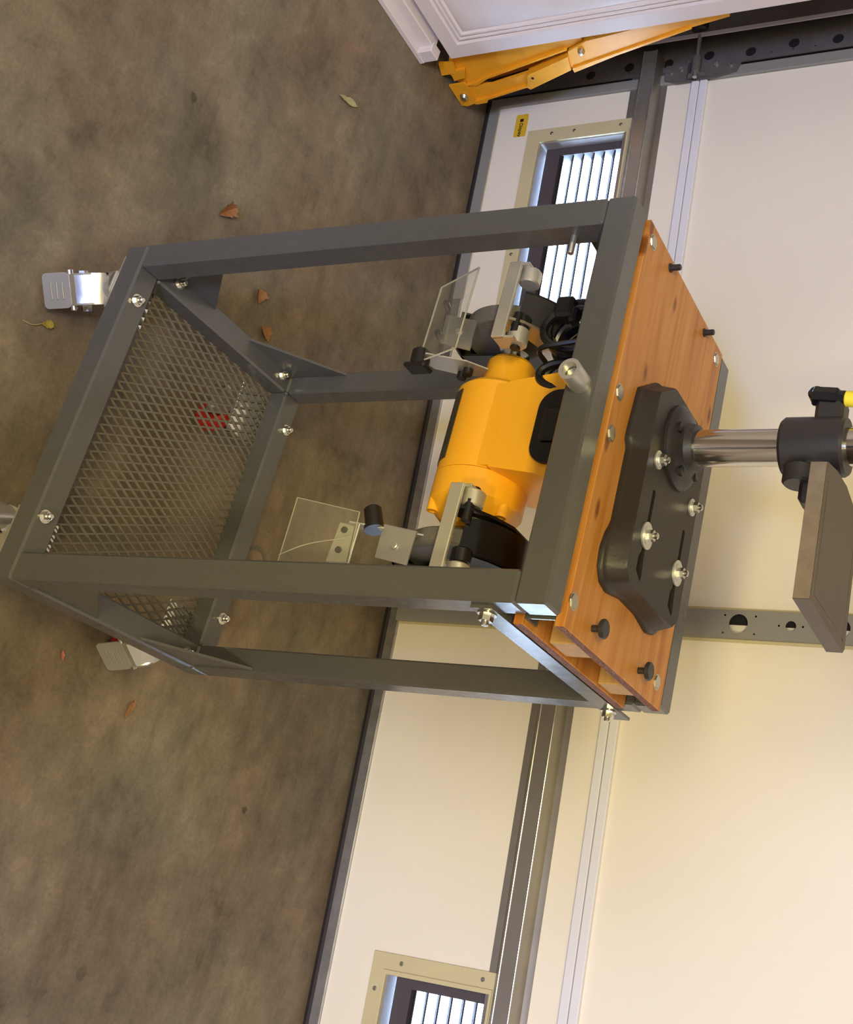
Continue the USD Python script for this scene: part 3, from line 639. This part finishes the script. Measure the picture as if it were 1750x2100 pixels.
# wheels, guards, tool rests
WL, WR = .072, .404
def wheel(x, m):
    return obj('grinding_wheel', [lathe((x-.0125, GY, GZ), (x+.0125, GY, GZ), [(0, 0), (.070, 0), (.075, .15), (.075, .85), (.070, 1), (0, 1)], 56)], m, gr)
wl = wheel(WL, M['wheelgrey']); wr = wheel(WR, M['wheelgrey'])
for x, w_ in ((WL, wl), (WR, wr)):
    obj('wheel_flange', [cyl((x-.019, GY, GZ), (x+.019, GY, GZ), .026, 28, .003)], M['zinc'], w_)
obj('axle', cyl((WL-.024, GY, GZ), (WR+.024, GY, GZ), .008, 16, .001), M['steel'], gr)
def sector(r, a0, a1, n=40):
    t = np.radians(np.linspace(a0, a1, n)); return np.c_[np.cos(t)*r+GY, np.sin(t)*r+GZ]
def guard(x0, x1, side):
    A0, A1 = -118, 152      # covered arc, degrees in the (y, z) plane; front opening left free
    t = Polygon(np.vstack([sector(.0875, A0, A1), sector(.0845, A1, A0)]))
    g = [prism(t, 'yz', x0, x1)]
    disc = Polygon(np.vstack([sector(.0875, A0, A1), sector(.020, A1, A0)]))
    xo = (x0, x0+.003) if side < 0 else (x1-.003, x1)
    xi = (x1-.003, x1) if side < 0 else (x0, x0+.003)
    g.append(prism(disc, 'yz', *xo))
    inner = Polygon(np.vstack([sector(.0875, A0+25, A1-22), sector(.020, A1-22, A0+25)])); g.append(prism(inner, 'yz', *xi))
    return g
obj('wheel_guard', guard(WL-.026, WL+.024, -1), M['castdark'], gr, smooth=28)
obj('wheel_guard', guard(WR-.024, WR+.026, 1), M['blackgloss'], gr, smooth=28)
obj('wheel_guard_lining', prism(Polygon(np.vstack([sector(.0842, -60, 140), sector(.079, 140, -60)])), 'yz', WR-.018, WR+.022), M['wheelblue'], gr)
def rest_arm(x):
    return prism(Polygon([(.096, .712), (.094, .728), (.108, .748), (.130, .764), (.160, .776), (.205, .775), (.205, .742), (.165, .742), (.140, .733), (.126, .715), (.112, .708)]), 'yz', x, x+.004)
def tool_rest(x0, x1, arm_m, armx, extra):
    y0, z0, z1 = .092, .713, .732
    r = obj('tool_rest', [box(x0, x1, y0, y0+.006, z0, z1, .0012),
                          box(x0, x0+.004, y0+.003, y0+.028, z0+.001, z1+.010, .001), box(x1-.004, x1, y0+.003, y0+.030, z0+.001, z1+.013, .001),
                          cyl((x0+.002, y0+.024, z1+.004), (x0+.024, y0+.024, z1+.004), .0145, 28, .002), cyl((x1-.026, y0+.026, z1+.006), (x1-.002, y0+.026, z1+.006), .0145, 28, .002)], M['alu'], gr)
    for m_ in (cyl((x0-.004, y0+.024, z1+.004), (x0-.001, y0+.024, z1+.004), .006, 14, .001), cyl((x1, y0+.026, z1+.006), (x1+.004, y0+.026, z1+.006), .007, 14, .001),
               cyl((armx-.012, .108, .738), (armx+.018, .108, .738), .0065, 14, .001), cyl((x1-.046, y0+.026, z1+.006), (x1-.027, y0+.026, z1+.006), .013, 20, .002)):
        obj('rest_bolt', m_, M['black'], r)
    obj('rest_arm', rest_arm(armx), arm_m, r)
tool_rest(.012, .132, M['armtan'], .0985, 0)
tool_rest(.345, .470, M['blackgloss'], .3735, 0)
# left eye shield, its bracket and knob
def quad(p, th, name, m, parent, **k):
    p = np.array(p, float); n = np.cross(p[1]-p[0], p[3]-p[0]); n /= np.linalg.norm(n)
    V = np.vstack([p+n*th/2, p-n*th/2]); F = [(0, 1, 2), (0, 2, 3), (4, 6, 5), (4, 7, 6)]
    for i in range(4):
        j = (i+1) % 4; F += [(i, i+4, j+4), (i, j+4, j)]
    t = trimesh.Trimesh(V, np.array(F), process=False); t.fix_normals()
    return obj(name, t, m, parent, smooth=False, **k)
def edges(p, r): return [tube([p[i], p[(i+1) % len(p)]], r, 6) for i in range(len(p))]
pL = [(.018, .092, .667), (.147, .092, .665), (.161, .100, .607), (.037, .105, .605)]
sh = quad(pL, .003, 'eye_shield', M['acrylic'], gr)
obj('shield_edge', edges(pL, .0013), M['acryledge'], sh)
for q in (-.02, .028): obj('shield_screw', cyl((.075+q, .116, .611-.001*q), (.075+q, .130, .607), .0045, 12), M['black'], sh)
zb = quad([(.070, .124, .612), (.116, .124, .614), (.131, .124, .665), (.083, .124, .664)], .002, 'spark_guard', M['zincbright'], gr)
obj('guard_rivet', cyl((.1, .1225, .640), (.1, .120, .640), .0045, 16, .001), M['zinc'], zb)
ar = obj('shield_arm', prism(Polygon([(.096, .618), (.112, .604), (.132, .612), (.150, .645), (.156, .672), (.140, .690), (.118, .668)]).buffer(.001), 'yz', .150, .152), M['zinc'], gr, smooth=False)
for (yy, zz) in ((.137, .662), (.146, .648)): obj('arm_screw', cyl((.147, yy, zz), (.161, yy, zz), .0070, 16, .001), M['black'], ar)
obj('adjusting_knob', [cyl((.140, .105, .604), (.166, .105, .606), .0130, 20, .003), box(.163, .171, .092, .118, .588, .622, .003)], M['black'], ar)
# right eye shield hanging lower
pR = [(.384, .060, .516), (.403, .060, .617), (.492, .062, .622), (.480, .062, .516)]
sh2 = quad(pR, .003, 'eye_shield', M['acrylic'], gr)
obj('shield_edge', edges(pR, .0007)+[tube(spline([(.464, .0585, .517), (.448, .0585, .556), (.441, .0585, .596), (.438, .0585, .606)], 20), .0007, 6)], M['acryledge'], sh2)
zb2 = quad([(.402, .100, .627), (.446, .100, .628), (.455, .100, .677), (.410, .100, .678)], .002, 'spark_guard', M['zinc'], gr)
obj('guard_lip', [tube([(.402, .101, .627), (.411, .101, .678)], .0022, 8)], M['zinc'], zb2)
obj('guard_rivet', cyl((.430, .0985, .652), (.430, .096, .652), .0050, 16, .001), M['zinc'], zb2)
a2 = obj('shield_arm', [prism(Polygon([(.082, .588), (.100, .582), (.126, .650), (.160, .690), (.155, .705), (.118, .675)]), 'yz', .405, .407), box(.407, .462, .083, .0865, .574, .604, .001)], M['zinc'], gr, smooth=False)
obj('shield_bracket', [prism(Polygon([(.409, .578), (.414, .600), (.462, .603), (.462, .574)]), 'xz', .078, .0805)], M['whiteplate'], a2, smooth=False)
for q in (0, .027): obj('bracket_screw', cyl((.420+q, .0745, .589), (.420+q, .079, .589), .004, 12), M['black'], a2)
obj('adjusting_knob', [cyl((.378, .100, .603), (.409, .100, .616), .0115, 20, .003), cyl((.404, .100, .614), (.409, .100, .616), .0135, 20)], M['black'], a2)
# coiled power cord
loops = []
for k in range(5):
    c = np.array([.098+.006*rng.normal(), .135+.012*k, .812+.004*rng.normal()]); rx, rz = .034+.004*rng.normal(), .046+.003*rng.normal(); ph = .25+.12*rng.normal()
    loops.append(tube([c+np.array([rx*math.cos(t)*math.cos(ph)-rz*math.sin(t)*math.sin(ph), .010*math.sin(t+k), rx*math.cos(t)*math.sin(ph)+rz*math.sin(t)*math.cos(ph)]) for t in np.linspace(0, 2*math.pi, 48, endpoint=False)], .0056, 8, True))
for k in range(3):
    c = np.array([.168+.004*rng.normal(), .140+.012*k, .815]); rx, rz = .026+.002*rng.normal(), .040
    loops.append(tube([c+np.array([rx*math.cos(t), .008*math.sin(t+k), rz*math.sin(t)]) for t in np.linspace(0, 2*math.pi, 48, endpoint=False)], .0056, 8, True))
pc = obj('power_cord', loops, M['cordm'], gr)
obj('plug', [box(.052, .084, .120, .146, .780, .806, .004), box(.066, .090, .124, .142, .800, .812, .003)], M['black'], pc)
obj('cord_tie', tube(spline([(.128, .118, .83), (.136, .112, .80), (.140, .118, .775), (.139, .16, .772)], 16), .0035, 6), M['black'], pc)

# ---------------------------------------------------------------- litter on the floor
def leaf(name, x, y, ang, L, wd, m, label, cat, curl=.3, seed=0, stemL=0.0, group=None):
    r = np.random.default_rng(seed)
    t = thing(name, label, cat, (x, y, .001), ang, group)
    n = 14; V = []; F = []
    for i in range(n):
        u = i/(n-1); w = wd*math.sin(math.pi*u**.8)*(.75+.5*r.random())*.5+.0004
        for k in range(5):
            q = (k-2)/2
            V.append((L*(u-.5), w*q, .002+curl*abs(q)**1.5*w*1.2+.25*curl*L*(u-.5)**2*2+.0015*r.random()))
    V = np.array(V); V[:, 2] -= V[:, 2].min(); n5 = len(V)
    for i in range(n-1):
        for k in range(4):
            a = 5*i+k; F += [(a, a+5, a+6), (a, a+6, a+1)]
    V2 = np.vstack([V+[0, 0, .0006], V]); F2 = F+[(c+n5, b+n5, a+n5) for a, b, c in F]
    obj('blade', trimesh.Trimesh(V2, np.array(F2), process=False), m, t)
    if stemL > 0: obj('leaf_stem', tube(spline([(L*.48, 0, .002), (L*.5+stemL*.5, .003, .003), (L*.5+stemL, -.002, .0015)], 10), .0008, 6), M['stem'], t)
    return t
leaf('dry_leaf', -.262, .230, -38, .050, .024, M['leafbrown'], 'crumpled brown dry leaf on floor left of the stand, the largest', 'leaf', .9, 1)
leaf('dry_leaf', -.177, .366, 20, .028, .026, M['leafbrown'], 'small orange-brown leaf on floor seen between left posts', 'leaf', .8, 2)
leaf('dry_leaf', -.124, .411, 60, .032, .022, M['leafbrown'], 'dark brown leaf on floor behind the left rear gusset', 'leaf', .7, 3)
leaf('yellow_bud', .128, .006, -62, .022, .012, M['bud'], 'small yellow bud on thin stem on floor in front of caster', 'bud', .6, 4, .030)
leaf('pale_leaf', -.689, .409, -70, .060, .014, M['leafgreen'], 'pale greenish torn leaf scrap on floor toward white cabinet', 'leaf', .5, 5)
leaf('dry_leaf', .595, .412, -15, .034, .010, M['leafbrown'], 'thin orange leaf sliver on floor right of the stand', 'leaf', .2, 6)
leaf('leaf_scrap', .560, .250, 30, .016, .006, M['pinkchip'], 'tiny reddish scrap on bare floor right of the stand', 'scrap', .2, 7)
rg = thing('plastic_ring', 'cloudy plastic ring lying on floor behind the stand', 'ring', (.268, .576, .0008))
obj('ring_body', ring((0, 0, 0), (0, 0, .003), .0335, .0265, 44), M['plring'], rg)

# ---------------------------------------------------------------- the person taking the picture (throws the soft shadow on stand, floor and door)
P0 = np.array([1.085, -1.415, 0.0]); PF = np.array([math.sin(YAW), math.cos(YAW), 0.0]); PR_ = np.array([PF[1], -PF[0], 0.0])
L2W = lambda p: P0+p[0]*PR_+p[1]*PF+np.array([0, 0, p[2]])
def chain(*joints):
    """limbs of hulls between spheres given as (x, y, z, r) in the person's frame"""
    out = m3.Manifold()
    for a, b in zip(joints[:-1], joints[1:]):
        out = out+m3.Manifold.batch_hull([m3.Manifold.sphere(q[3], 20).translate(tuple(L2W(q))) for q in (a, b)])
    return out
def soft(man, edge=.014, it=12):
    mm = man.refine_to_length(edge).to_mesh(); t = trimesh.Trimesh(mm.vert_properties[:, :3], mm.tri_verts, process=True)
    trimesh.smoothing.filter_taubin(t, iterations=it); return t
pn = thing('person', 'person in dark jacket and jeans holding up a phone', 'person')
skin, cloth, jean, hairm = mat('skin', srgb(205, 160, 132), .5), mat('dark_jacket', srgb(70, 66, 60), .85), mat('blue_jeans', srgb(58, 66, 86), .85), mat('brown_hair', srgb(62, 44, 30), .6)
hx = -.005
head = chain((0, .005, 1.44, .058), (0, .015, 1.52, .055))+chain((0, .035, 1.575, .066), (0, .025, 1.655, .088), (0, .000, 1.665, .090))+chain((0, .075, 1.560, .030), (0, .060, 1.60, .050))
head = head+chain((0, .108, 1.640, .008), (0, .128, 1.602, .013))+chain((-.088, .015, 1.632, .010), (-.090, .010, 1.605, .016))+chain((.088, .015, 1.632, .010), (.090, .010, 1.605, .016))
head = head+chain((-.022, .098, 1.575, .008), (.022, .098, 1.575, .008))
arms_skin = m3.Manifold(); hands = []
for sx in (-1, 1):
    wx, wy, wz = sx*.075, .345, 1.355
    hd = chain((wx, wy, wz, .026), (sx*.055, .378, 1.385, .024))+chain((sx*.060, .372, 1.375, .020), (sx*.046, .390, 1.415, .018))
    for k in range(4):          # fingers round the back of the phone
        z = 1.435-.021*k; l = (.030, .034, .032, .026)[k]
        hd = hd+chain((sx*.050, .398, z-.012, .0095), (sx*.040, .409, z, .0088), (sx*(.040-l), .412, z+.002, .0078))
    hd = hd+chain((sx*.062, .372, 1.385, .012), (sx*.052, .376, 1.418, .0105), (sx*.030, .379, 1.435, .0090))
    hands.append(hd)
obj('head_and_neck', soft(head, .010, 8), skin, pn, smooth=True)
for hd in hands: obj('hand', soft(hd, .004, 6), skin, pn, smooth=True)
for sx in (-1, 1):
    obj('eye', trimesh.creation.icosphere(2, .011).apply_translation(L2W((sx*.033, .092, 1.640))), mat('eye_white_%d' % (sx+1), srgb(225, 222, 215), .2), pn, smooth=True)
hair = m3.Manifold.batch_hull([m3.Manifold.sphere(.097, 24).translate(tuple(L2W((0, .010, 1.675)))), m3.Manifold.sphere(.092, 24).translate(tuple(L2W((0, -.020, 1.640)))), m3.Manifold.sphere(.070, 24).translate(tuple(L2W((0, -.030, 1.58))))])
obj('hair', soft(hair-chain((0, .11, 1.60, .085), (0, .12, 1.645, .070)), .010, 8), hairm, pn, smooth=True)
torso = chain((-.085, 0, .93, .115), (.085, 0, .93, .115))+chain((-.075, 0, .95, .110), (-.070, .005, 1.12, .105), (-.095, .0, 1.30, .108), (-.155, -.01, 1.405, .062))+chain((.075, 0, .95, .110), (.070, .005, 1.12, .105), (.095, .0, 1.30, .108), (.155, -.01, 1.405, .062))
torso = torso+chain((-.155, -.01, 1.405, .062), (0, .0, 1.425, .066), (.155, -.01, 1.405, .062))+chain((-.07, .0, 1.12, .10), (.07, 0, 1.12, .10))+chain((-.09, .0, 1.30, .10), (.09, 0, 1.30, .10))
for sx in (-1, 1):
    torso = torso+chain((sx*.175, -.01, 1.400, .060), (sx*.235, .090, 1.165, .048), (sx*.082, .335, 1.345, .034))
obj('jacket', soft(torso, .016, 10), cloth, pn, smooth=True)
legs = chain((-.085, 0, .90, .112), (.085, 0, .90, .112))
for sx in (-1, 1):
    legs = legs+chain((sx*.088, 0, .90, .105), (sx*.100, .02, .50, .066), (sx*.105, -.005, .105, .052))
obj('jeans', soft(legs, .016, 10), jean, pn, smooth=True)
for sx in (-1, 1):
    obj('shoe', soft(chain((sx*.105, -.03, .050, .048), (sx*.115, .09, .044, .044), (sx*.125, .170, .036, .034)), .012, 6), M['black'], pn, smooth=True)
# the phone, just behind the lens
ph = box(-.052, .018, -.112, .020, .010, .0175, .003); ph.apply_transform(np.array([[*(c)] for c in np.c_[R_, D_*-1, -F_, CAM]]+[[0, 0, 0, 1]]))
obj('phone', ph, M['blackgloss'], pn)
